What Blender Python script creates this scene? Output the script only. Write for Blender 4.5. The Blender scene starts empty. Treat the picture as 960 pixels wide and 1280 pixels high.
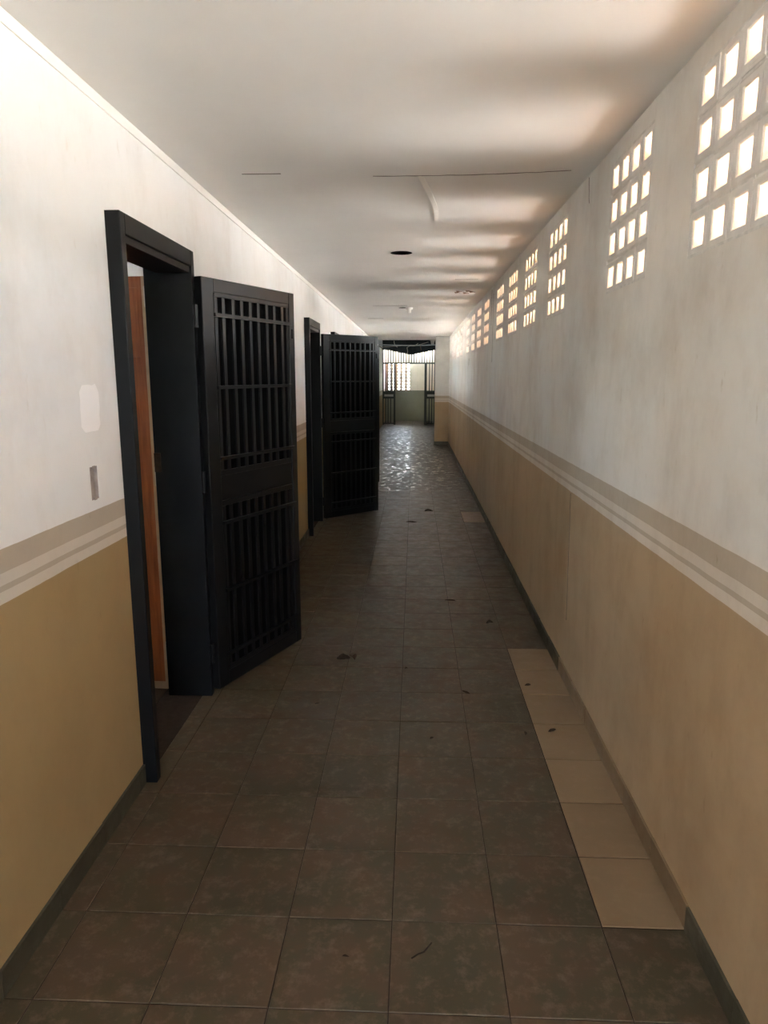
import bpy, bmesh, math, random
from mathutils import Matrix, Vector
random.seed(7)
sc = bpy.context.scene
C = sc.collection

# ------------------------------------------------------------------ camera
H = 1.57
F, CX, CY, VX, VY = 880.0, 480.0, 640.0, 518.0, 471.0      # focal length (px of 1280 high), centre, corridor vanishing point
d = Vector(((VX-CX)/F, (CY-VY)/F, 1)).normalized()
zz = Vector((0, d[2], -d[1])).normalized()
xx = d.cross(zz)
if xx[0] < 0: xx = -xx
cam_d = bpy.data.cameras.new('camera')
cam = bpy.data.objects.new('camera', cam_d); C.objects.link(cam)
cam_d.sensor_fit = 'VERTICAL'; cam_d.sensor_height = 36; cam_d.lens = F/1280*36
cam_d.clip_start = .02; cam_d.clip_end = 300
R = Matrix(((xx[0], xx[1], -xx[2]), (d[0], d[1], -d[2]), (zz[0], zz[1], -zz[2])))
cam.matrix_world = Matrix.Translation((0, 0, H)) @ R.to_4x4()
sc.camera = cam

# ------------------------------------------------------------------ sky, sun, exposure
w = bpy.data.worlds.new('sky'); sc.world = w; w.use_nodes = True
nt = w.node_tree
sky = nt.nodes.new('ShaderNodeTexSky'); sky.sky_type = 'NISHITA'
sky.sun_disc = False; sky.sun_elevation = math.radians(62); sky.sun_rotation = math.radians(125)
sky.dust_density = 2.0; sky.air_density = 1.0
hs = nt.nodes.new('ShaderNodeHueSaturation'); hs.inputs['Saturation'].default_value = .6      # hazy, whitish sky
nt.links.new(sky.outputs[0], hs.inputs['Color']); nt.links.new(hs.outputs[0], nt.nodes['Background'].inputs[0])
nt.nodes['Background'].inputs[1].default_value = 0.085
sun_d = bpy.data.lights.new('sun', 'SUN'); sun_d.energy = 5.2; sun_d.angle = math.radians(.6); sun_d.color = (1, .97, .93)
sun = bpy.data.objects.new('sun', sun_d); C.objects.link(sun)
e, az = math.radians(62), math.radians(-35)                  # sun stands over the yard on the right, a little behind the camera
sdir = Vector((math.cos(e)*math.cos(az), math.cos(e)*math.sin(az), math.sin(e)))
sun.rotation_euler = sdir.to_track_quat('Z', 'Y').to_euler()
sc.view_settings.view_transform = 'Standard'; sc.view_settings.look = 'None'
sc.view_settings.exposure = 6.65; sc.view_settings.gamma = 1; sc.view_settings.use_curve_mapping = False
cy = sc.cycles
cy.max_bounces = 14; cy.diffuse_bounces = 10; cy.glossy_bounces = 4; cy.sample_clamp_indirect = 8
cy.use_denoising = True
cy.use_guiding = True; cy.guiding_training_samples = 64

# ------------------------------------------------------------------ helpers
class MB:
    def __init__(s): s.v = []; s.f = []; s.mi = []
    def box(s, x0, x1, y0, y1, z0, z1):
        n = len(s.v)
        s.v += [(x0,y0,z0),(x1,y0,z0),(x1,y1,z0),(x0,y1,z0),(x0,y0,z1),(x1,y0,z1),(x1,y1,z1),(x0,y1,z1)]
        s.f += [tuple(n+i for i in q) for q in ((0,3,2,1),(4,5,6,7),(0,1,5,4),(1,2,6,5),(2,3,7,6),(3,0,4,7))]
        return s
    def cyl(s, c, r, h, axis='z', seg=16, r2=None):
        r2 = r if r2 is None else r2; n = len(s.v)
        for k, (rr, t) in enumerate(((r, -h/2), (r2, h/2))):
            for i in range(seg):
                a = 2*math.pi*i/seg; p, q = rr*math.cos(a), rr*math.sin(a)
                o = {'z': (p,q,t), 'x': (t,p,q), 'y': (q,t,p)}[axis]
                s.v.append(tuple(c[j]+o[j] for j in range(3)))
        for i in range(seg):
            j = (i+1) % seg
            s.f.append((n+i, n+j, n+seg+j, n+seg+i))
        s.f.append(tuple(n+i for i in reversed(range(seg)))); s.f.append(tuple(n+seg+i for i in range(seg)))
        return s
    def tube(s, pts, r, seg=6):
        n0 = len(s.v); pts = [Vector(p) for p in pts]
        for k, p in enumerate(pts):
            t = (pts[min(k+1, len(pts)-1)] - pts[max(k-1, 0)]).normalized()
            a = t.orthogonal().normalized(); b = t.cross(a)
            if k and (a - pa).length > (a + pa).length: a, b = -a, -b
            pa = a
            for i in range(seg):
                g = 2*math.pi*i/seg
                s.v.append(tuple(p + a*r*math.cos(g) + b*r*math.sin(g)))
        for k in range(len(pts)-1):
            for i in range(seg):
                j = (i+1) % seg
                s.f.append((n0+k*seg+i, n0+k*seg+j, n0+(k+1)*seg+j, n0+(k+1)*seg+i))
        s.f.append(tuple(n0+i for i in reversed(range(seg)))); e0 = n0+(len(pts)-1)*seg
        s.f.append(tuple(e0+i for i in range(seg)))
        return s
    def mesh(s, name, mat, fix=False):
        m = bpy.data.meshes.new(name); m.from_pydata(s.v, [], s.f); m.validate(); m.update()
        if fix:
            bm = bmesh.new(); bm.from_mesh(m); bmesh.ops.recalc_face_normals(bm, faces=bm.faces); bm.to_mesh(m); bm.free()
        m.materials.append(mat); return m
    def build(s, name, mat, parent=None, fix=False, bevel=0):
        o = bpy.data.objects.new(name, s.mesh(name, mat, fix)); C.objects.link(o); o.parent = parent
        if bevel:
            b = o.modifiers.new('bevel', 'BEVEL'); b.width = bevel; b.segments = 2; b.limit_method = 'ANGLE'
        return o

def place(name, mesh, parent=None, loc=(0,0,0), rz=0):
    o = bpy.data.objects.new(name, mesh); C.objects.link(o); o.parent = parent; o.location = loc; o.rotation_euler[2] = rz
    return o
def tag(o, label, cat, group=None, kind=None):
    o['label'] = label; o['category'] = cat
    if group: o['group'] = group
    if kind: o['kind'] = kind
    return o
def empty(name, loc=(0,0,0), rz=0):
    o = bpy.data.objects.new(name, None); C.objects.link(o); o.location = loc; o.rotation_euler[2] = rz; o.empty_display_size = .1
    return o

# ------------------------------------------------------------------ materials
def newmat(name):
    m = bpy.data.materials.new(name); m.use_nodes = True
    return m, m.node_tree, m.node_tree.nodes['Principled BSDF']
def node(nt, t, **kw):
    n = nt.nodes.new(t)
    for k, v in kw.items(): setattr(n, k, v)
    return n
def noise(nt, vec, scale, detail=5, rough=.6, stretch=None):
    if stretch:
        mp = node(nt, 'ShaderNodeMapping'); mp.inputs['Scale'].default_value = stretch
        nt.links.new(vec, mp.inputs['Vector']); vec = mp.outputs[0]
    n = node(nt, 'ShaderNodeTexNoise'); n.inputs['Scale'].default_value = scale
    n.inputs['Detail'].default_value = detail; n.inputs['Roughness'].default_value = rough
    nt.links.new(vec, n.inputs['Vector']); return n.outputs['Fac']
def ramp(nt, fac, stops, interp='LINEAR'):
    r = node(nt, 'ShaderNodeValToRGB'); r.color_ramp.interpolation = interp
    el = r.color_ramp.elements
    while len(el) < len(stops): el.new(.5)
    for q, (p, c) in zip(el, stops):
        q.position = p; q.color = (*c, 1) if len(c) == 3 else c
    nt.links.new(fac, r.inputs[0]); return r.outputs[0]
def mix(nt, fac, a, b, mode='MIX'):
    m = node(nt, 'ShaderNodeMix', data_type='RGBA', blend_type=mode)
    for i, v in ((0, fac), (6, a), (7, b)):
        if isinstance(v, (int, float)): m.inputs[i].default_value = v
        elif isinstance(v, tuple): m.inputs[i].default_value = (*v, 1)
        else: nt.links.new(v, m.inputs[i])
    return m.outputs[2]
def bump(nt, b, h, strength, dist=.01):
    n = node(nt, 'ShaderNodeBump'); n.inputs['Strength'].default_value = strength; n.inputs['Distance'].default_value = dist
    nt.links.new(h, n.inputs['Height']); nt.links.new(n.outputs[0], b.inputs['Normal'])
def g(v): return (v, v, v)
def objco(nt): return node(nt, 'ShaderNodeTexCoord').outputs['Object']

def wall_mat(name, upper, tan, cream, lower, z=(.99, 1.014, 1.036, 1.062, 1.133), dirt=.5):
    m, nt, b = newmat(name); co = objco(nt)
    sp = node(nt, 'ShaderNodeSeparateXYZ'); nt.links.new(co, sp.inputs[0])
    wob = node(nt, 'ShaderNodeMath', operation='MULTIPLY_ADD'); wob.inputs[1].default_value = .006; 
    nt.links.new(noise(nt, co, 6, 3), wob.inputs[0]); nt.links.new(sp.outputs['Z'], wob.inputs[2])
    mr = node(nt, 'ShaderNodeMath', operation='MULTIPLY'); mr.inputs[1].default_value = .25; nt.links.new(wob.outputs[0], mr.inputs[0])
    o = .003
    band = ramp(nt, mr.outputs[0], [(0, lower)] + [((q+o)*.25, c) for q, c in zip(z, (cream, tan, cream, tan, upper))], 'CONSTANT')
    # blotches, vertical streaks, small scuffs
    n1 = ramp(nt, noise(nt, co, 1.3, 7, .66), [(.3, g(1.05)), (.48, g(.98)), (.72, (.74, .68, .62))])
    n2 = ramp(nt, noise(nt, co, 2.6, 7, .7, (1, 1.8, .8)), [(.48, g(1)), (.8, (.78, .75, .72))])
    n3 = ramp(nt, noise(nt, co, 16, 4, .6, (1, 1.6, .6)), [(.66, g(1)), (.76, (.72, .66, .58))])
    hue = ramp(nt, noise(nt, co, .55, 4, .6), [(.40, (.96, .99, 1.0)), (.62, (1.03, .97, .90))])
    c = mix(nt, dirt, mix(nt, dirt, band, hue, 'MULTIPLY'), n1, 'MULTIPLY'); c = mix(nt, dirt, c, n2, 'MULTIPLY'); c = mix(nt, dirt*.8, c, n3, 'MULTIPLY')
    nt.links.new(c, b.inputs['Base Color']); b.inputs['Roughness'].default_value = .62
    b.inputs['Specular IOR Level'].default_value = .3
    bump(nt, b, noise(nt, co, 60, 4, .7), .10, .004)
    return m
UP, TAN, CREAM, LOW = (.74,.73,.70), (.50,.44,.355), (.66,.61,.54), (.45,.335,.21)
M = {}
M['wall'] = wall_mat('painted_plaster', UP, TAN, CREAM, LOW, dirt=.75)
M['wall_l'] = wall_mat('painted_plaster_cleaner', (.85,.86,.865), TAN, CREAM, (.39,.285,.145), dirt=.38)
M['wall_far'] = wall_mat('far_wall_paint', (.8,.76,.66), (.3,.31,.26), (.3,.31,.26), (.27,.29,.23), z=(1.06,1.066,1.072,1.076,1.08), dirt=.5)

def plain(name, col, rough=.5, spec=.5, var=.12, scale=8, bmp=0, bscale=60, metal=0):
    m, nt, b = newmat(name); co = objco(nt)
    v = ramp(nt, noise(nt, co, scale, 4), [(.3, g(1-var)), (.7, g(1+var))])
    nt.links.new(mix(nt, 1.0, col, v, 'MULTIPLY'), b.inputs['Base Color'])
    b.inputs['Roughness'].default_value = rough; b.inputs['Specular IOR Level'].default_value = spec; b.inputs['Metallic'].default_value = metal
    if bmp: bump(nt, b, noise(nt, co, bscale, 4), bmp, .004)
    return m
M['ceiling'] = plain('ceiling_plaster', (.83,.82,.79), .8, .2, .03, 1.2, .1, 40)
M['tape'] = plain('joint_tape', (.86,.84,.79), .8, .2, .03)
M['crack'] = plain('crack_dark', (.16,.14,.12), .9, .1, .2)
M['steel'] = plain('black_gloss_paint', (.005,.0052,.006), .34, .35, .25, 5, .05, 30)
M['steel_f'] = plain('frame_charcoal_paint', (.0045,.0052,.0062), .40, .22, .2, 5, .05, 30)
M['steel_sheet'] = plain('black_sheet', (.003,.003,.0033), .8, .08, .2)
M['steel_blue'] = plain('blue_black_paint', (.005,.0065,.008), .3, .35, .2, 5, .05, 30)
M['grille'] = plain('dark_green_steel', (.030,.042,.040), .45, .5, .2)
M['plate'] = plain('pale_plate', (.42,.44,.42), .5, .4, .1)
M['chrome'] = plain('worn_metal', (.55,.52,.45), .35, .5, .1, metal=.8)
M['block'] = plain('ventilation_block_paint', (.70,.67,.63), .75, .2, .08, 14, .25, 90)
M['clay'] = plain('raw_clay_block', (.50,.36,.24), .9, .1, .1, 14)
M['mortar'] = plain('mortar', (.66,.64,.60), .9, .1, .15, 30, .3, 90)
M['concrete'] = plain('roof_concrete', (.12,.115,.11), .9, .1, .1)  # dark tone stands in for shade in the void above the ceiling holes
M['ground'] = plain('sunlit_yard', (.65,.635,.61), .95, .1, .15, .7)
M['white'] = plain('white_plastic', (.85,.84,.8), .4, .4, .02)
M['roofsheet'] = plain('dark_roof_sheet', (.03,.036,.036), .7, .2, .3, 3)
M['tarp'] = plain('dark_torn_sheet', (.022,.030,.030), .6, .3, .3, 6)
M['wire'] = plain('cable', (.5,.46,.38), .6, .3, .1)
M['leaf'] = plain('dry_leaf', (.030,.019,.011), .8, .2, .4, 60)
M['twig'] = plain('dark_twig', (.02,.014,.01), .8, .2, .3, 60)
M['patch'] = plain('fresh_white_paint', (.97,.97,.97), .6, .3, .02)
M['boxmetal'] = plain('box_metal', (.36,.31,.29), .7, .3, .2, 30)
M['stain'] = plain('brown_stain', (.22,.15,.10), .9, .1, .4, 40)

def wood_mat():
    m, nt, b = newmat('orange_varnished_wood'); co = objco(nt)
    n = noise(nt, co, 7, 6, .6, (6, 6, .5))
    c = ramp(nt, n, [(.3, (.20,.055,.018)), (.55, (.33,.10,.032)), (.75, (.42,.15,.05))])
    nt.links.new(c, b.inputs['Base Color']); b.inputs['Roughness'].default_value = .35
    bump(nt, b, n, .1, .003); return m
M['wood'] = wood_mat()
M['wood_edge'] = plain('raw_wood_edge', (.50,.36,.24), .7, .2, .1, 20)

def tile_mat(name, cols, tone=.25, rough=.42, polish=.36):
    m, nt, b = newmat(name); co = objco(nt); b.inputs['Specular IOR Level'].default_value = .34
    oi = node(nt, 'ShaderNodeObjectInfo')
    off = node(nt, 'ShaderNodeVectorMath', operation='MULTIPLY_ADD'); off.inputs[1].default_value = (37, 53, 11)
    cmb = node(nt, 'ShaderNodeCombineXYZ')
    for i in range(3): nt.links.new(oi.outputs['Random'], cmb.inputs[i])
    nt.links.new(cmb.outputs[0], off.inputs[0]); nt.links.new(co, off.inputs[2])
    v = off.outputs[0]
    n1 = noise(nt, v, 4.5, 7, .66)
    c = ramp(nt, n1, [(.28, cols[0]), (.46, cols[1]), (.56, cols[2]), (.72, cols[3])])
    # pale crackled veining and scuffs
    vein = ramp(nt, noise(nt, v, 22, 8, .75), [(.50, g(0)), (.68, g(1))])
    c = mix(nt, mixf(nt, vein, .58), c, cols[4])
    dark = ramp(nt, noise(nt, v, 90, 4, .7), [(.70, g(1)), (.78, g(.55))])
    c = mix(nt, .8, c, dark, 'MULTIPLY')
    t = node(nt, 'ShaderNodeMapRange'); t.inputs['To Min'].default_value = 1-tone; t.inputs['To Max'].default_value = 1+tone
    nt.links.new(oi.outputs['Random'], t.inputs['Value'])
    c = mix(nt, 1.0, c, t.outputs[0], 'MULTIPLY')
    nt.links.new(c, b.inputs['Base Color'])
    nt.links.new(ramp(nt, noise(nt, v, 9, 6, .7), [(.36, g(polish)), (.45, g(rough)), (.7, g(rough+.18))]), b.inputs['Roughness'])
    bump(nt, b, noise(nt, v, 12, 5, .6), .12, .004)
    return m
def mixf(nt, fac, k):
    n = node(nt, 'ShaderNodeMath', operation='MULTIPLY'); n.inputs[1].default_value = k
    nt.links.new(fac, n.inputs[0]); return n.outputs[0]
DK = [(.044,.036,.019), (.051,.040,.022), (.066,.043,.025), (.074,.046,.027), (.150,.112,.078)]
M['tile'] = tile_mat('dark_floor_tile', DK, .07)
M['tile_worn'] = tile_mat('worn_polished_floor_tile', DK, .07, polish=.09)
M['tile_light'] = tile_mat('beige_floor_tile', [(.185,.125,.070), (.195,.133,.075), (.205,.14,.08), (.215,.15,.087), (.23,.165,.10)], .06, .4)
M['skirt'] = tile_mat('dark_skirting_tile', [(.046,.042,.026), (.054,.049,.032), (.062,.054,.036), (.068,.057,.039), (.09,.08,.06)], .12, .45)
M['grout'] = plain('dark_grout', (.038,.027,.02), .9, .1, .2, 30)

# ------------------------------------------------------------------ dimensions
XL, XR = -1.05, .80                  # corridor faces of the two long walls
ZC = 2.485                           # ceiling
Y0, YP, YC, YG, YB = -3.2, 16.6, 18.4, 23.6, 25.8   # back end, pillar, end of ceiling, grille, far wall
TL, TR = .15, .10                    # wall thicknesses
GRP = [-2.35, -1.44, -.10, .81, 1.72, 2.63, 3.975, 4.91, 5.80, 6.685, 7.94, 8.86, 9.75, 10.70, 12.15, 13.08, 14.0, 14.91, 17.15]  # last window is added, unseen behind the pillar, to light the far ceiling
PY, PZ, HO = .1305, .1277, .0735     # ventilation block pitch and opening
ZB = 1.936 - (PZ-HO)/2
WG = 4*PY

def wall_holes(x0, x1, ya, yb, za, zb, holes, swap=False):
    """slab between x0 and x1 with rectangular through-holes (y0,y1,z0,z1)"""
    ys = sorted({ya, yb, *[h[0] for h in holes], *[h[1] for h in holes]}); zs = sorted({za, zb, *[h[2] for h in holes], *[h[3] for h in holes]})
    ys = [y for y in ys if ya <= y <= yb]; zs = [z for z in zs if za <= z <= zb]
    def solid(i, j):
        if i < 0 or j < 0 or i >= len(ys)-1 or j >= len(zs)-1: return False
        y, z = (ys[i]+ys[i+1])/2, (zs[j]+zs[j+1])/2
        return not any(h[0] < y < h[1] and h[2] < z < h[3] for h in holes)
    mb = MB(); idx = {}
    def V(s, i, j):
        k = (s, i, j)
        if k not in idx:
            idx[k] = len(mb.v); p = (x1 if s else x0, ys[i], zs[j]); mb.v.append((p[1], p[0], p[2]) if swap else p)
        return idx[k]
    for i in range(len(ys)-1):
        for j in range(len(zs)-1):
            if not solid(i, j): continue
            mb.f.append((V(0,i,j), V(0,i,j+1), V(0,i+1,j+1), V(0,i+1,j)))
            mb.f.append((V(1,i,j), V(1,i+1,j), V(1,i+1,j+1), V(1,i,j+1)))
            if not solid(i-1, j): mb.f.append((V(0,i,j), V(1,i,j), V(1,i,j+1), V(0,i,j+1)))
            if not solid(i+1, j): mb.f.append((V(0,i+1,j), V(0,i+1,j+1), V(1,i+1,j+1), V(1,i+1,j)))
            if not solid(i, j-1): mb.f.append((V(0,i,j), V(0,i+1,j), V(1,i+1,j), V(1,i,j)))
            if not solid(i, j+1): mb.f.append((V(0,i,j+1), V(1,i,j+1), V(1,i+1,j+1), V(0,i+1,j+1)))
    return mb

# ------------------------------------------------------------------ long walls
DOORS = [(2.48, 3.29), (6.85, 7.63), (9.02, 9.80)]
ZL = 2.123                                             # top of the steel door frames
FB = [(a+.012, b-.012, -.01, ZL-.012) for a, b in DOORS]
BOXH = (2.226, 2.281, 1.172, 1.281)
wl = wall_holes(XL-TL, XL, Y0, YB, -.02, 3.0, FB + [BOXH] + [(y, y+.34, 1.72, 2.0) for y in (11.2, 12.6, 14.0, 15.35)]).build('wall_left', M['wall_l'], fix=True)  # four vents added behind the gates, unseen, to light pillar and far floor
tag(wl, 'long white and beige wall with the black steel doors on the left', 'wall', kind='structure')
wr = wall_holes(XR, XR+TR, Y0, YB, -.02, 3.0, [(YG+.5, YB-.4, 2.05, 2.5)] + [(q-.027, q-.027+WG, ZB, ZB+4*PZ) for q in GRP]).build('wall_right', M['wall'], fix=True)  # opening past the grille is added, unseen, to light the far end
tag(wr, 'long stained white and beige wall pierced by ventilation blocks', 'wall', kind='structure')
wb = wall_holes(Y0-.12, Y0, XL-TL, XR+TR, -.02, 3.0, [(-.85, .60, 1.85, 2.42)], swap=True).build('wall_back', M['wall_l'], fix=True)  # unseen high opening added to throw cool sky light on the near walls
tag(wb, 'end wall of the corridor behind the viewer', 'wall', kind='structure')

# cracks on the right wall (thin dark ribbons)
def crack(pts, wdt, name, mat, parent, nrm):
    """ribbon of small thickness following pts; nrm is the face normal"""
    mb = MB(); nrm = Vector(nrm); P = [Vector(p) for p in pts]
    for k, p in enumerate(P):
        t = (P[min(k+1, len(P)-1)] - P[max(k-1, 0)]).normalized(); s = t.cross(nrm).normalized()*wdt*random.uniform(.25, .6)
        for q in (p-s+nrm*.0012, p+s+nrm*.0012, p+s-nrm*.002, p-s-nrm*.002): mb.v.append(tuple(q))
    for k in range(len(P)-1):
        for i in range(4): mb.f.append((4*k+i, 4*k+(i+1) % 4, 4*k+4+(i+1) % 4, 4*k+4+i))
    mb.f += [(3,2,1,0), tuple(4*(len(P)-1)+i for i in range(4))]
    return mb.build(name, mat, parent, fix=True)
def wig(a, b, n, amp):
    a, b = Vector(a), Vector(b)
    return [a.lerp(b, i/n) + Vector([random.uniform(-amp, amp) for _ in range(3)])*Vector((0,1,1)) if False else a.lerp(b, i/n) + Vector((0, random.uniform(-amp, amp), random.uniform(-amp, amp))) for i in range(n+1)]
crack(wig((XR,3.575,.99), (XR,3.53,.33), 16, .004), .006, 'crack', M['crack'], wr, (-1,0,0))
crack(wig((XR,7.66,2.46), (XR,7.66,2.10), 8, .003), .016, 'crack', M['crack'], wr, (-1,0,0))
crack(wig((XR,7.50,2.40), (XR,7.50,1.72), 12, .003), .014, 'crack', M['crack'], wr, (-1,0,0))
crack(wig((XR,3.52,2.47), (XR,3.50,2.36), 4, .006), .008, 'crack', M['crack'], wr, (-1,0,0))
crack(wig((XR,10.64,1.83), (XR,10.68,1.74), 4, .006), .03, 'crack', M['crack'], wr, (-1,0,0))

# pillar closing in from the right
pil = MB().box(.483, XR+.02, YP, YP+.32, -.02, 3.0).build('wall_pillar', M['wall'], bevel=.004)
tag(pil, 'square striped pillar standing out from the right wall at the far end', 'pillar', kind='structure')
MB().box(.475, XR, YP-.008, YP, 0, .08).build('skirting_tile', M['skirt'], pil)
MB().box(.475, .483, YP, YP+.32, 0, .08).build('skirting_tile', M['skirt'], pil)

# ------------------------------------------------------------------ ventilation block windows
def block_mesh():
    t = TR; sy, sz = (PY-.003)/2, (PZ-.006)/2; h = HO/2
    rings = [(.003, sy, sz), (0, sy-.0008, sz-.006), (0, h+.004, h+.004), (.004, h, h), (t-.002, h-.002, h-.002), (t, h+.002, h+.002), (t, sy, sz)]
    mb = MB()
    for x, a, c in rings: mb.v += [(x,-a,-c), (x,a,-c), (x,a,c), (x,-a,c)]
    n = len(rings)
    for k in range(n):
        for i in range(4):
            j = (i+1) % 4; l = (k+1) % n
            mb.f.append((4*k+i, 4*k+j, 4*l+j, 4*l+i))
    # raised rib lines above and below the opening
    return mb
def block_two(mb, name):
    me = mb.mesh(name, M['block'], True); me.materials.append(M['clay'])
    for p in me.polygons:
        if p.index % 28 // 4 in (3, 4): p.material_index = 1      # inner faces of the openings
    return me
BLK = block_two(block_mesh(), 'ventilation_block')
nwin = 0
for q in GRP:
    nwin += 1
    ya = q-.027
    rt = empty('window_%d' % nwin, (XR, ya, ZB))
    bay = ['behind the viewer']*4
    tag(rt, 'x', 'vent window', kind='structure', group='ventilation block windows along the right wall')
    mo = MB(); e = .0035
    for k in range(5):                                    # recessed mortar joints
        ed = -.0004
        mo.box(ed if k in (0, 4) else .002, TR-.007, max(0, k*PY-.002), min(WG, k*PY+.002), 0, 4*PZ)
        mo.box(-.0004 if k in (0, 4) else .004, TR-.007, 0, WG, max(0, k*PZ-(e+.005 if k in (0, 4) else e)), min(4*PZ, k*PZ+(e+.005 if k in (0, 4) else e)))
    mo.build('mortar', M['mortar'], rt)
    if q < .5:                                            # behind the viewer
        jb = MB(); src = block_mesh()
        for i in range(4):
            for j in range(4):
                n = len(jb.v); jb.v += [(v[0], v[1]+(i+.5)*PY, v[2]+(j+.5)*PZ) for v in src.v]; jb.f += [tuple(n+k for k in f) for f in src.f]
        o = place('ventilation_blocks', block_two(jb, 'ventilation_blocks'), rt); o['kind'] = 'stuff'
    else:
        for i in range(4):
            for j in range(4):
                place('ventilation_block', BLK, rt, (random.uniform(-.0015,.001), (i+.5)*PY + random.uniform(-.001,.001), (j+.5)*PZ + random.uniform(-.001,.001)))
WL = {1: 'hindmost', 2: 'second hindmost', 3: 'third', 4: 'fourth', 5: 'fifth'}
ORD = ['first', 'second', 'third', 'fourth', 'fifth', 'sixth', 'seventh', 'eighth', 'ninth', 'tenth', 'eleventh', 'twelfth', 'thirteenth', 'fourteenth', 'last']
for k, o in enumerate([o for o in C.objects if o.name.startswith('window_')]):
    if k < 4: o['label'] = 'ventilation block window of four by four openings, number %s behind the viewer' % ORD[3-k]
    elif k == 4: o['label'] = 'largest four by four ventilation block window cut by the right frame edge'
    elif k == 18: o['label'] = 'added ventilation block window, unseen behind the far pillar, lighting the ceiling end'
    else: o['label'] = '%s ventilation block window along the right wall, counted from the viewer' % ORD[k-4]

# ------------------------------------------------------------------ floor with tiles
GX = [XL, -.968, -.663, -.358, -.053, .252, .557, XR]
PT = .3055; TY0 = 1.806
fl = MB().box(XL-.2, XR+.1, Y0, YB+.1, -.12, -.0025).build('floor', M['grout'])
tag(fl, 'dark marbled tile floor of the corridor', 'floor', kind='structure')
J = .0015
tmesh = {}
def tmesh_for(wd, mat):
    J = .003 if mat == 'tile_light' else .0015
    k = (round(wd, 3), mat)
    if k not in tmesh:
        a, c = wd/2-J, PT/2-J; mb = MB(); b = .0015
        for x, y, z in ((a, c, -.006), (a, c, -b), (a-b, c-b, 0)): mb.v += [(-x,-y,z), (x,-y,z), (x,y,z), (-x,y,z)]
        for r in (0, 4):
            for i in range(4): mb.f.append((r+i, r+(i+1) % 4, r+4+(i+1) % 4, r+4+i))
        mb.f.append((8,9,10,11)); tmesh[k] = mb.mesh('floor_tile', M[mat])
    return tmesh[k]
K0, K1 = -2, 26
for k in range(K0, K1):
    for c in range(7):
        light = c == 6 and (0 <= k <= 6 or k in (19, 20))
        x0, x1 = GX[c], GX[c+1]
        o = place('floor_tile', tmesh_for(x1-x0, 'tile_light' if light else 'tile'), fl,
              ((x0+x1)/2, TY0+(k+.5)*PT, random.uniform(-.0006, .0004)+(.0015 if light else 0)), random.uniform(-.0015, .0015))
        if light: o['label'] = 'pale beige replacement floor tile'
far = MB()
for k in list(range(-17, K0)) + list(range(K1, 79)):
    for c in range(7):
        x0, x1 = GX[c], GX[c+1]; y0 = TY0+k*PT; dz = random.uniform(-.0006, .0004)
        far.box(x0+J, x1-J, y0+J, y0+PT-J, -.006, dz)
o = far.build('floor_tiles', M['tile_worn'], fl); o['kind'] = 'stuff'

# ------------------------------------------------------------------ skirting tiles
def skirt(root, side, ya, yb, light=()):
    y = ya; n = 0
    while y < yb-.01:
        y2 = min(y+PT, yb)
        mid = (y+y2)/2
        lt = any(a < mid < b for a, b in light)
        th = .009 if not lt else .008
        x0, x1 = (XL, XL+th) if side < 0 else (XR-th, XR)
        o = MB().box(0, th, -(y2-y)/2+.001, (y2-y)/2-.001, 0, .078 + random.uniform(-.002,.002)).build('skirting_tile', M['tile_light' if lt else 'skirt'], root)
        o.location = (x0, mid, 0); o.rotation_euler[2] = random.uniform(-.004, .004) if lt else 0
        y = y2
def baseboard(name, side, spans, lab, light=()):
    r = empty(name, (0, 0, 0)); tag(r, lab, 'baseboard', kind='structure')
    for a, b in spans: skirt(r, side, a, b, light)
baseboard('baseboard_left', -1, [(TY0-2*PT, 2.48), (3.29, 6.85), (7.63, 9.02), (9.80, 15.9)], 'dark tile skirting along the foot of the left wall')
baseboard('baseboard_right', 1, [(TY0-2*PT, TY0+48*PT)], 'tile skirting along the foot of the right wall, partly beige', [(TY0, TY0+6*PT)])

# ------------------------------------------------------------------ ceiling with holes
HOLES = [(-.105, 5.565, .080), (-.165, 9.86, .055), (.535, 8.02, .05)]
def ceil_mesh():
    mb = MB(); S = .16; x0, x1, y0, y1 = XL-TL, XR+TR, Y0, YC
    def quad(a, b, c, e_): 
        n = len(mb.v); mb.v.extend(((a,c,ZC), (a,e_,ZC), (b,e_,ZC), (b,c,ZC))); mb.f.append((n,n+1,n+2,n+3))
    y = y0
    for hx, hy, r in sorted(HOLES, key=lambda h: h[1]):
        quad(x0, x1, y, hy-S); quad(x0, hx-S, hy-S, hy+S); quad(hx+S, x1, hy-S, hy+S); y = hy+S
        N = 32; n = len(mb.v)
        for i in range(N):
            a = 2*math.pi*i/N; ca, sa = math.cos(a), math.sin(a); k = S/max(abs(ca), abs(sa)); rr = r*(1 if r > .052 else random.uniform(.6, 1.3))
            mb.v.append((hx+ca*k, hy+sa*k, ZC)); mb.v.append((hx+ca*rr, hy+sa*rr, ZC)); mb.v.append((hx+ca*rr, hy+sa*rr, ZC+.014))
        for i in range(N):
            a, b = n+3*i, n+3*((i+1) % N)
            mb.f.append((a, a+1, b+1, b)); mb.f.append((a+1, a+2, b+2, b+1))
    quad(x0, x1, y, y1)
    n = len(mb.v); mb.v += [(x0,y1,ZC),(x1,y1,ZC),(x1,y1,ZC+.014),(x0,y1,ZC+.014)]; mb.f.append((n,n+1,n+2,n+3))
    return mb
ce = ceil_mesh().build('ceiling', M['ceiling'])
tag(ce, 'white plastered corridor ceiling with open joints and holes', 'ceiling', kind='structure')
crack([(x, 3.50-.055*(x/.7)**2 + random.uniform(-.004,.004), ZC) for x in [i*.05 for i in range(-4, 15)]], .007, 'crack', M['crack'], ce, (0,0,-1))
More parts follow.
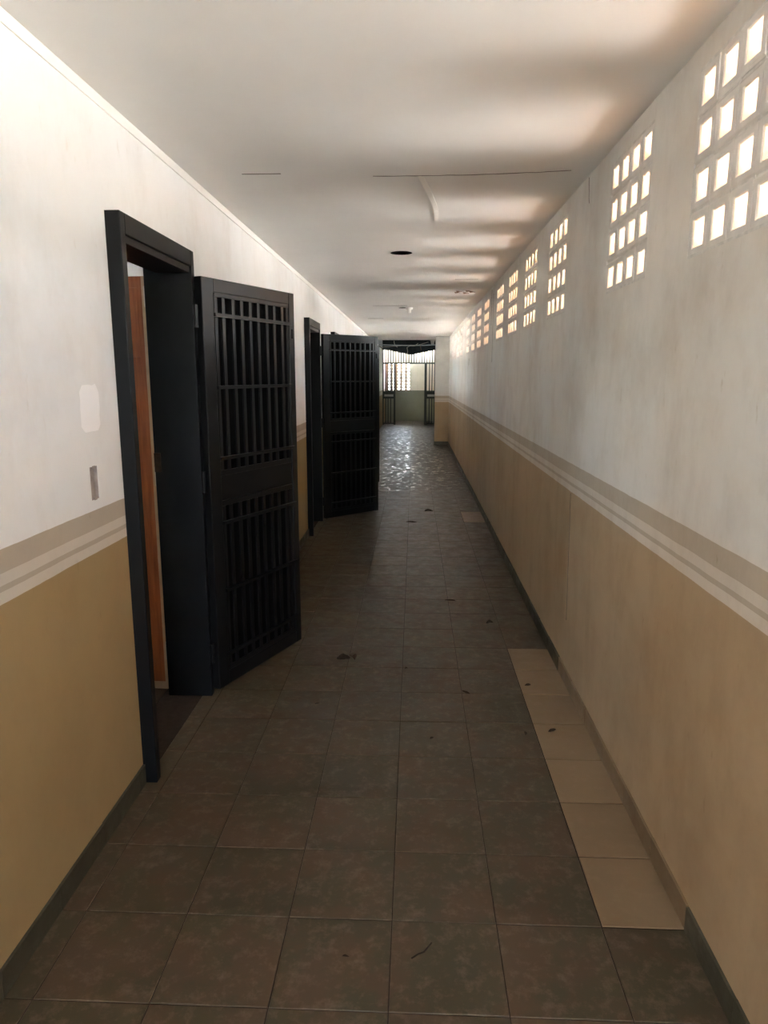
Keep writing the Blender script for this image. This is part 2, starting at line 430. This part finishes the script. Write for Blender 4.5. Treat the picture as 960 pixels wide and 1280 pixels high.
crack([(x, 3.44, ZC) for x in (-.80, -.74, -.68, -.62)], .010, 'crack', M['crack'], ce, (0,0,-1))
crack([(x, 7.05, ZC) for x in (.38, .45, .52, .6)], .016, 'crack', M['crack'], ce, (0,0,-1))
crack([(x, 9.55, ZC) for x in (-.55, -.4, -.25, -.1)], .018, 'crack', M['crack'], ce, (0,0,-1))
crack([(x, 11.6, ZC) for x in (-.75, -.65, -.5)], .03, 'crack', M['crack'], ce, (0,0,-1))
crack([(x, 14.6, ZC) for x in (-.3, -.1, .1)], .03, 'crack', M['crack'], ce, (0,0,-1))
crack([(x, 17.2, ZC) for x in (-.1, .1, .3, .5)], .05, 'crack', M['crack'], ce, (0,0,-1))
for hx, hy, r in HOLES[:2]:                                  # dark liners added in the removed downlights' holes, standing in for shade
    mb = MB(); N = 32
    for rr, z in ((r+.002, ZC-.0015), (r-.003, ZC-.0015), (r-.003, ZC+.09), (0.002, ZC+.09)):
        mb.v += [(hx+rr*math.cos(2*math.pi*i/N), hy+rr*math.sin(2*math.pi*i/N), z) for i in range(N)]
    for k in range(3):
        for i in range(N): mb.f.append((k*N+i, k*N+(i+1) % N, k*N+N+(i+1) % N, k*N+N+i))
    mb.build('hole_shade_liner', M['steel_sheet'], ce)
# strip of joint tape that has peeled off and hangs in a curve
mb = MB(); N = 14
for i in range(N+1):
    t = i/N; x = .02+.10*math.sin(t*1.7); y = 3.50+.95*t; z = ZC-.004-.012*math.sin(t*math.pi)
    mb.v += [(x-.012, y, z), (x+.012, y, z+.004), (x+.012, y, z+.006), (x-.012, y, z+.002)]
for i in range(N):
    for k in range(4): mb.f.append((4*i+k, 4*i+(k+1) % 4, 4*i+4+(k+1) % 4, 4*i+4+k))
mb.f += [(0,1,2,3), (4*N+3, 4*N+2, 4*N+1, 4*N)]
mb.build('peeling_tape', M['tape'], ce, fix=True)
# torn board round the broken hole
for k in range(5):
    a = k*1.3; mb = MB(); x, y = .535+.085*math.cos(a), 8.02+.09*math.sin(a)
    mb.v += [(x-.035,y-.03,ZC-.004),(x+.03,y-.02,ZC-.016),(x+.04,y+.03,ZC-.005),(x-.02,y+.04,ZC-.012),(x,y,ZC-.001)]
    mb.f += [(0,1,2,3),(0,4,1),(1,4,2),(2,4,3),(3,4,0)]
    mb.build('torn_flap', M['stain'], ce, fix=True)
rs = MB().box(-4.2, XR+TR+.95, Y0-.5, YC-.02, 2.66, 2.80).build('roof', M['concrete'])  # unseen right eave made wide to keep high sky light off the floor
tag(rs, 'concrete roof slab above the corridor', 'roof', kind='structure')
# wall strips between ceiling and slab are the wall tops; close the void at its far end
o = MB().box(XL, XR, YC-.05, YC-.02, ZC+.015, 2.66).build('trim_2', M['concrete']); tag(o, 'narrow fascia at the far edge of the ceiling', 'trim', kind='structure')
o = MB().box(XL, XL+.006, Y0, YC, ZC-.038, ZC-.002).build('trim_1', M['ceiling'], bevel=.001)
tag(o, 'thin flat moulding where left wall meets ceiling', 'trim', kind='structure')

# ceiling fittings
o = empty('ceiling_lamp', (-.075, 9.80, ZC)); tag(o, 'small white lamp holder dangling beside a ceiling hole', 'lamp')
MB().cyl((0,0,-.014), .045, .028, seg=20, r2=.05).build('lamp_base', M['white'], o)
MB().cyl((0,0,-.05), .026, .05, seg=16).build('lamp_socket', M['white'], o)
o = empty('bulkhead_lamp', (.45, 18.28, ZC)); tag(o, 'round white lamp at the far end of the ceiling by the pillar', 'lamp')
MB().cyl((0,0,-.012), .06, .024, seg=20).build('lamp_base', M['white'], o)
MB().cyl((0,0,-.065), .035, .085, seg=16, r2=.055).build('lamp_globe', M['white'], o)

# ------------------------------------------------------------------ left wall fittings
o = empty('junction_box', (XL, sum(BOXH[:2])/2, sum(BOXH[2:])/2)); tag(o, 'open grey electrical box set in white wall beside the nearest door', 'electrical box')
hy, hz = (BOXH[1]-BOXH[0])/2, (BOXH[3]-BOXH[2])/2
mb = MB(); mb.box(-.016,-.012,-hy,hy,-hz,hz); mb.box(-.045,-.001,-hy,-hy+.002,-hz,hz); mb.box(-.045,-.001,hy-.002,hy,-hz,hz); mb.box(-.045,-.001,-hy,hy,-hz,-hz+.002); mb.box(-.045,-.001,-hy,hy,hz-.002,hz)
mb.build('box_shell', M['boxmetal'], o)
for s in (-1, 1): MB().box(-.004, .001, -.010, .010, s*hz-.008 if s > 0 else -hz-.002, s*hz+.002 if s > 0 else -hz+.008).build('fixing_lug', M['boxmetal'], o)
mb = MB(); N = 20; mb.v.append((XL+.002, 2.26, 1.47))
for i in range(N):
    a = 2*math.pi*i/N; ca, sa = math.cos(a), math.sin(a); k = 1/max(abs(ca), abs(sa))
    mb.v.append((XL+.0015, 2.26+.068*ca*min(k,1.28)*random.uniform(.93,1.04), 1.47+.075*sa*min(k,1.28)*random.uniform(.94,1.04)))
for i in range(N): mb.f.append((0, 1+i, 1+(i+1) % N))
pt = mb.build('paint_patch', M['patch'], wl, fix=True)

# ------------------------------------------------------------------ steel door frames
FX0, FX1 = XL-TL-.018, -.998            # depth of the frame lining, proud of the wall
def frame(n, ya, yb, lab):
    r = empty('door_%d' % n, (XL, ya, 0)); tag(r, lab, 'door frame', kind='structure')
    a, b, L = FX0-XL, FX1-XL, yb-ya; jw = .042
    MB().box(a, b, 0, jw, 0, ZL).build('jamb', M['steel_f'], r, bevel=.003)
    MB().box(a, b, L-jw, L, 0, ZL).build('jamb', M['steel_f'], r, bevel=.003)
    MB().box(a+.06, b, jw, L-jw, ZL-.070, ZL).build('lintel', M['steel_f'], r, bevel=.003)
    MB().box(a+.06, b-.008, jw, L-jw, ZL-.098, ZL-.0705).build('lintel_stop', M['steel_f'], r, bevel=.002)
    return r
f1 = frame(1, *DOORS[0], 'nearest black steel door frame in the left wall')
f2 = frame(2, *DOORS[1], 'second black steel door frame in the left wall')
f3 = frame(3, *DOORS[2], 'third black steel door frame, hidden behind the second open gate')
MB().box(-.165, -.135, DOORS[0][1]-DOORS[0][0]-.056, DOORS[0][1]-DOORS[0][0]-.042, 1.13, 1.22).build('lock_keeper', M['leaf'], f1, bevel=.002)
MB().box(-.02, .0, .042, .045, .52, .56).build('strike_plate', M['chrome'], f2)

# ------------------------------------------------------------------ barred steel gate leaves
W_, Z0_, Z1_, TH = .765, .03, 2.015, .042
BARS = [.101, .157, .232, .300, .370, .437, .512, .579, .653, .700]
def gate(name, hinge, free, lab, steel, rib=.0):
    hx, hy = hinge; fx, fy = free
    rz = math.atan2(fy-hy, fx-hx)                          # local +x runs along the leaf, local -y is the visible face
    r = empty(name, (hx, hy, 0), rz); tag(r, lab, 'gate', group='barred steel gates standing open')
    P = lambda n, *b, m=steel, bv=.002: MB().box(*b).build(n, m, r, bevel=bv)
    P('stile', 0, .082, 0, TH, Z0_, Z1_, bv=.004); P('stile', W_-.052, W_, 0, TH, Z0_, Z1_, bv=.004)
    P('rail', .082, W_-.052, .0006, TH, Z1_-.062, Z1_, bv=.004); P('rail', .082, W_-.052, .0006, TH, Z0_, Z0_+.07, bv=.004)
    P('mid_panel', .082, W_-.052, .010, TH, .975, 1.098, bv=.003)
    # two barred panels: flat bar margins, each carrying its bars and crossbars
    for za, zb, cz in ((1.098, 1.961, (1.853, 1.520, 1.183)), (.100, .975, (.868, .525, .192))):
        pn = MB().box(.090, .715, .004, .012, zb-.026, zb).build('barred_panel', steel, r, bevel=.002)
        MB().box(.090, .715, .004, .012, za, za+.026).build('panel_margin', steel, pn, bevel=.002)
        vb = MB().box(-.011, .011, .005, .013, za+.026, zb-.026).mesh('bar', steel)
        for u in BARS: place('bar', vb, pn, (u, 0, 0))
        cb = MB().box(.078, .732, -.011, .005, -.008, .008).mesh('crossbar', steel)
        for z in cz:
            o = place('crossbar', cb, pn, (0, 0, z)); o.rotation_euler[1] = random.uniform(-.006, .006)
    # folded backing sheet with vertical ribs
    mb = MB(); n = 24; pts = []
    for i in range(n):
        u0 = .07+i*(W_-.12)/n; wd = (W_-.12)/n
        pts += [(u0, .036), (u0+wd*.55, .036), (u0+wd*.65, .036-rib), (u0+wd*.9, .036-rib)]
    pts.append((W_-.05, .036))
    for z in (Z0_+.02, Z1_-.02):
        for u, v in pts: mb.v.append((u, v, z))
    k = len(pts)
    for i in range(k-1): mb.f.append((i, i+1, k+i+1, k+i))
    s = mb.build('backing_sheet', M['steel_sheet'], r)
    so = s.modifiers.new('solid', 'SOLIDIFY'); so.thickness = .002
    for z in (1.84, 1.08, .22):                              # hinges
        h = MB().cyl((-.012, .030, z), .011, .10, seg=12).build('hinge', steel, r)
    P('lock_box', W_-.05, W_+.006, .006, TH+.01, 1.03, 1.16, m=M['steel_sheet'])
    P('bolt_slot', W_-.034, W_-.020, -.0015, .001, 1.775, 1.825, m=M['steel_sheet'], bv=0)
    return r
gate('barred_gate', (-.960, 3.262), (-.662, 3.962), 'nearest barred black steel gate, swung open beside the wooden door', M['steel'])
gate('barred_gate', (-.965, 7.60), (-.44, 8.10), 'second barred gate of blue black steel standing open down the corridor', M['steel_blue'], .006)
gate('barred_gate', (-.965, 9.77), (-.53, 10.35), 'third dark steel gate, only its free edge shows behind the second gate', M['steel'])

# ------------------------------------------------------------------ wooden door inside the first doorway
r = empty('wooden_door', (-1.237, 3.318, 0), math.radians(180-3)); tag(r, 'orange varnished wooden door standing open inside the nearest doorway', 'door')
MB().box(.012, .74, -.018, .018, .012, 2.02).build('door_leaf', M['wood'], r, bevel=.002)
MB().box(-.003, .012, -.019, .019, .012, 2.02).build('edge_strip', M['wood_edge'], r)
MB().box(.03, .70, .018, .023, 1.66, 1.97).build('upper_panel', M['wood'], r, bevel=.003)
MB().box(.004, .74, .018, .021, .012, .05).build('kick_strip', M['wood_edge'], r)
for z in (1.93, 1.10, .22):
    MB().cyl((-.006, .022, z), .007, .09, seg=10).build('hinge', M['chrome'], r)
MB().cyl((.10, .035, .17), .012, .03, axis='y', seg=12).build('door_bumper', M['boxmetal'], r)

# ------------------------------------------------------------------ room behind the doors
RX = -3.9
mb = wall_holes(RX-.1, RX, 1.2, 10.6, -.02, 2.7, [(2.6, 3.1, 1.75, 2.1), (7.0, 7.4, 1.75, 2.0)])
o = mb.build('wall_room_outer', M['wall_l'], fix=True); tag(o, 'outer wall of the rooms behind the left doors', 'wall', kind='structure')
for n_, y in (('wall_room_near', 1.2), ('wall_room_middle', 5.2), ('wall_room_far', 10.6)):
    o = MB().box(RX, XL-TL, y-.1, y, -.02, 2.7).build(n_, M['wall_l']); tag(o, {'near': 'near', 'middle': 'middle', 'far': 'far'}[n_.split('_')[2]] + ' cross wall of the rooms behind the left doors', 'wall', kind='structure')
o = MB().box(RX, XL-.2, 1.2, 10.6, -.1, -.001).build('floor_room', M['tile']); MB().box(-1.40, -1.256, 2.86, 3.07, -.001, .004).build('floor_tile', M['wood_edge'], o); tag(o, 'dark floor of the rooms behind the left doors', 'floor', kind='structure')
o = MB().box(RX, XL-TL, 1.2, 10.6, ZC, ZC+.02).build('ceiling_room', M['ceiling']); tag(o, 'plaster ceiling of the rooms behind the left doors', 'ceiling', kind='structure')

# ------------------------------------------------------------------ far end: grille, roof, back wall
g_ = empty('security_grille', ((XL+XR)/2, YG, 0)); tag(g_, 'dark green barred steel grille with open gateway at the far end', 'grille')
xo = (XL+XR)/2
def G(n, x0, x1, y0, y1, z0, z1, m='grille'): return MB().box(x0-xo, x1-xo, y0, y1, z0, z1).build(n, M[m], g_)
GA, GB = -.62, .33                                          # gateway posts
for x in (XL+.001, XR-.041): G('post', x, x+.04, -.02, .02, 0, 2.85)
G('post', GA-.06, GA, -.025, .025, 0, 2.02); G('post', GB, GB+.08, -.025, .025, 0, 2.02)
for a, b in ((XL+.041, XR-.041),):
    G('rail', a, b, -.018, .018, 1.985, 2.03); G('rail', a, b, -.018, .018, 2.80, 2.84)
for a, b in ((XL+.041, GA-.06), (GB+.08, XR-.041)):
    for z in (.03, .86, 1.07): G('rail', a, b, -.016, .016, z, z+.035)
    G('lock_plate', a+.02, b-.01, -.022, -.016, .93, 1.0, 'plate'); G('plate_backing', a, b, -.012, .012, .895, 1.07)
bm_l = MB().box(-.015, .015, -.010, .010, .065, .86).mesh('bar', M['grille']); bm_m = MB().box(-.015, .015, -.010, .010, 1.105, 1.985).mesh('bar', M['grille']); bm_u = MB().box(-.015, .015, -.010, .010, 2.03, 2.80).mesh('bar', M['grille'])
x = XL+.10
while x < XR-.06:
    place('bar', bm_u, g_, (x-xo, 0, 0))
    if x < GA-.08 or x > GB+.10:
        place('bar', bm_l, g_, (x-xo, 0, 0)); place('bar', bm_m, g_, (x-xo, 0, 0))
    x += .085
# torn dark sheeting hung in front of the top of the grille, its lower edge sagging to a point
mb = MB(); N = 24
for i in range(N+1):
    x = XL+.01+(XR-XL-.02)*i/N; t = i/N
    low = 2.43-.16*max(0, 1-abs(t-.50)/.42)+.012*math.sin(i*2.3); y = YG-.10-.02*math.sin(i*1.7)
    mb.v += [(x, y, low), (x, y-.03, 2.60), (x, y-.01, 3.0)]
for i in range(N):
    for k in range(2): mb.f.append((3*i+k, 3*i+3+k, 3*i+4+k, 3*i+1+k))
o = mb.build('hanging_sheet', M['tarp']); so = o.modifiers.new('solid', 'SOLIDIFY'); so.thickness = .004
tag(o, 'dark torn sheet sagging over the top of the far grille', 'sheet')
cd_ = empty('conduit', (XL, 21.0, 2.47)); tag(cd_, 'grey conduit with loose drooping wires crossing under the dark far roof', 'conduit')
def cwire(n, pts, m, r): MB().tube([(x-XL, y-21.0, z-2.47) for x, y, z in pts], r, 8).build(n, M[m], cd_)
cwire('pipe', [(XL-.01, 21.0, 2.485), (-.3, 21.0, 2.465), (.3, 21.0, 2.47), (XR+.01, 21.0, 2.485)], 'plate', .014)
cwire('wire', [(-.60, 20.98, 2.60), (-.59, 20.97, 2.52), (-.56, 20.97, 2.46), (-.50, 20.98, 2.41)], 'wire', .008)
cwire('wire', [(.10, 20.98, 2.52), (.0, 20.97, 2.45), (-.15, 20.95, 2.45), (-.22, 20.95, 2.40), (-.20, 20.95, 2.28), (-.235, 20.95, 2.20)], 'wire', .009)
cwire('wire', [(.40, 20.98, 2.56), (.20, 20.97, 2.50), (.05, 20.97, 2.46), (-.1, 20.97, 2.475), (-.95, 20.97, 2.42)], 'wire', .007)
cwire('wire', [(.18, 20.97, 2.50), (.17, 20.96, 2.42), (.19, 20.96, 2.33)], 'stain', .007)
o = MB().tube([(XL-.004, 19.0, 2.42), (-1.0, 19.0, 2.40), (-.93, 19.0, 2.36), (-.87, 19.0, 2.32), (-.84, 18.98, 2.27)], .010, 6).build('loose_wire', M['stain']); tag(o, 'curled brown wire sticking out of the left wall past the gates', 'wire')
# dark roof sheets beyond the end of the ceiling
mb = MB(); n = 140
for i in range(n+1):
    x = -2.6+i*7.0/n; z = 3.02+.016*math.cos(i*math.pi)  # right overhang extended out of view to keep sun off the far floor
    mb.v += [(x, YC-.6, z), (x, YB+1.6, z+.25)]
for i in range(n): mb.f.append((2*i, 2*i+2, 2*i+3, 2*i+1))
o = mb.build('roof_sheet', M['roofsheet']); so = o.modifiers.new('solid', 'SOLIDIFY'); so.thickness = .003
tag(o, 'dark corrugated roof sheeting over the far passage', 'roof', kind='structure')
for k, y in enumerate((19.2, 21.2, 23.0)):
    o = MB().box(XL-.1, XR+.1, y, y+.06, 2.90, 3.005).build('roof_beam', M['roofsheet']); tag(o, ['near', 'middle', 'far'][k]+' dark beam under the roof sheets past the ceiling edge', 'beam', 'roof beams at the far end')
# far wall with a block screen window
o = wall_holes(YB, YB+.1, XL-.3, 2.6, -.02, 3.2, [(-1.02, -.16, 1.085, 2.08)], swap=True).build('wall_far', M['wall_far'], fix=True)
tag(o, 'far end wall with cream upper half and grey green lower half', 'wall', kind='structure')
o2 = MB().box(-.155, .95, YB-.07, YB-.001, -.01, 3.1).build('wall_far_pier', M['wall_far']); tag(o2, 'cream and grey pier on the far wall right of the screen', 'pillar', kind='structure')
wn = empty('window_%d' % (nwin+1), (-.59, YB+.05, 1.085)); tag(wn, 'bright block screen window in the far end wall', 'vent window', kind='structure')
bw, bh = .86/5, .995/9
sm = MB(); T = .04
for x0, x1, z0, z1 in ((-bw/2, -bw/2+.075, 0, bh), (bw/2-.012, bw/2, 0, bh), (-bw/2+.075, bw/2-.012, 0, .022), (-bw/2+.075, bw/2-.012, bh-.022, bh)):
    sm.box(x0, x1, -T, T, z0, z1)
SM = sm.mesh('screen_block', M['clay'])
for i in range(5):
    for j in range(9): place('screen_block', SM, wn, ((i-2)*bw, 0, j*bh))

# ------------------------------------------------------------------ leaves and twigs on the floor
def leaf_mesh(seed, L, Wd, curl):
    rnd = random.Random(seed); mb = MB(); n, m = 7, 4
    for i in range(n):
        t = i/(n-1); wd = Wd*math.sin(math.pi*min(1, t*.92+.06))**.8
        for j in range(m):
            s = j/(m-1)*2-1
            mb.v.append((L*(t-.5)+rnd.uniform(-.1,.1)*L/n, s*wd*.5+.12*L*math.sin(t*3+seed), .003+curl*abs(s)*wd*.6+curl*.25*L*(t-.5)**2+rnd.uniform(0, .08)*Wd*curl))
    for i in range(n-1):
        for j in range(m-1): mb.f.append((i*m+j, i*m+j+1, (i+1)*m+j+1, (i+1)*m+j))
    return mb
LEAVES = [  # x, y, length, width, curl, rot, label
 (-.385, 3.722, .075, .045, 1.2, .3, 'crumpled dark dry leaf in front of the nearest open gate'),
 (-.335, 3.735, .05, .035, 1.4, 1.9, 'small curled dry leaf touching the crumpled one by the nearest gate'),
 (.499, 4.36, .05, .035, .9, .2, 'dark dry leaf lying just beyond the beige tile strip'),
 (.269, 4.812, .08, .022, .7, -.3, 'slim dry leaf in mid floor near the crack in the right wall'),
 (.183, 8.19, .10, .05, .9, .3, 'farthest dry leaf, beside the far beige tiles'),
 (-.02, 7.55, .12, .05, .5, .1, 'flat dry leaf by the foot of the second open gate'),
 (.632, 2.954, .045, .018, 1.2, .7, 'thin dry leaf curled on a beige tile'),
 (.598, 3.43, .035, .016, 1.2, .2, 'little dry leaf on the third farthest beige tile of the strip'),
 (.509, 2.928, .03, .014, .8, 1.2, 'tiny dark leaf bit left of the beige tile strip'),
 (.272, 3.335, .05, .016, .9, 2.2, 'narrow dark leaf on a tile joint in mid floor'),
 (-.03, 3.62, .02, .014, .8, .5, 'tiny dark crumb on the middle tile joint'),
 (-.176, 1.666, .018, .008, .8, .2, 'tiny dark speck of leaf nearest the viewer on the left'),
 (.09, 2.87, .02, .014, .8, .9, 'crumb of dry leaf in the middle of the near floor'),
 (-.46, 3.18, .025, .014, .8, .4, 'crumb of dry leaf left of the near floor middle'),
]
for k, (x, y, L, Wd, cu, rz, lab) in enumerate(LEAVES):
    o = leaf_mesh(k+3, L, Wd, cu).build('dry_leaf', M['leaf']); o.location = (x, y, -.001); o.rotation_euler[2] = rz
    so = o.modifiers.new('solid', 'SOLIDIFY'); so.thickness = .001
    tag(o, lab, 'leaf', 'dry leaves on the floor')
o = MB().tube([(-.03,-.026,.003), (-.012,-.012,.004), (.004,-.004,.004), (.014,.012,.003), (.026,.03,.003)], .0022, 6).build('twig', M['twig'])
o.location = (.035, 1.694, 0); tag(o, 'thin bent dark twig on the nearest floor tiles', 'twig')

# ------------------------------------------------------------------ yard outside
o = MB().box(-40, 60, -40, 70, -.40, -.15).build('ground', M['ground']); tag(o, 'sunlit bare yard around the building', 'ground', kind='structure')
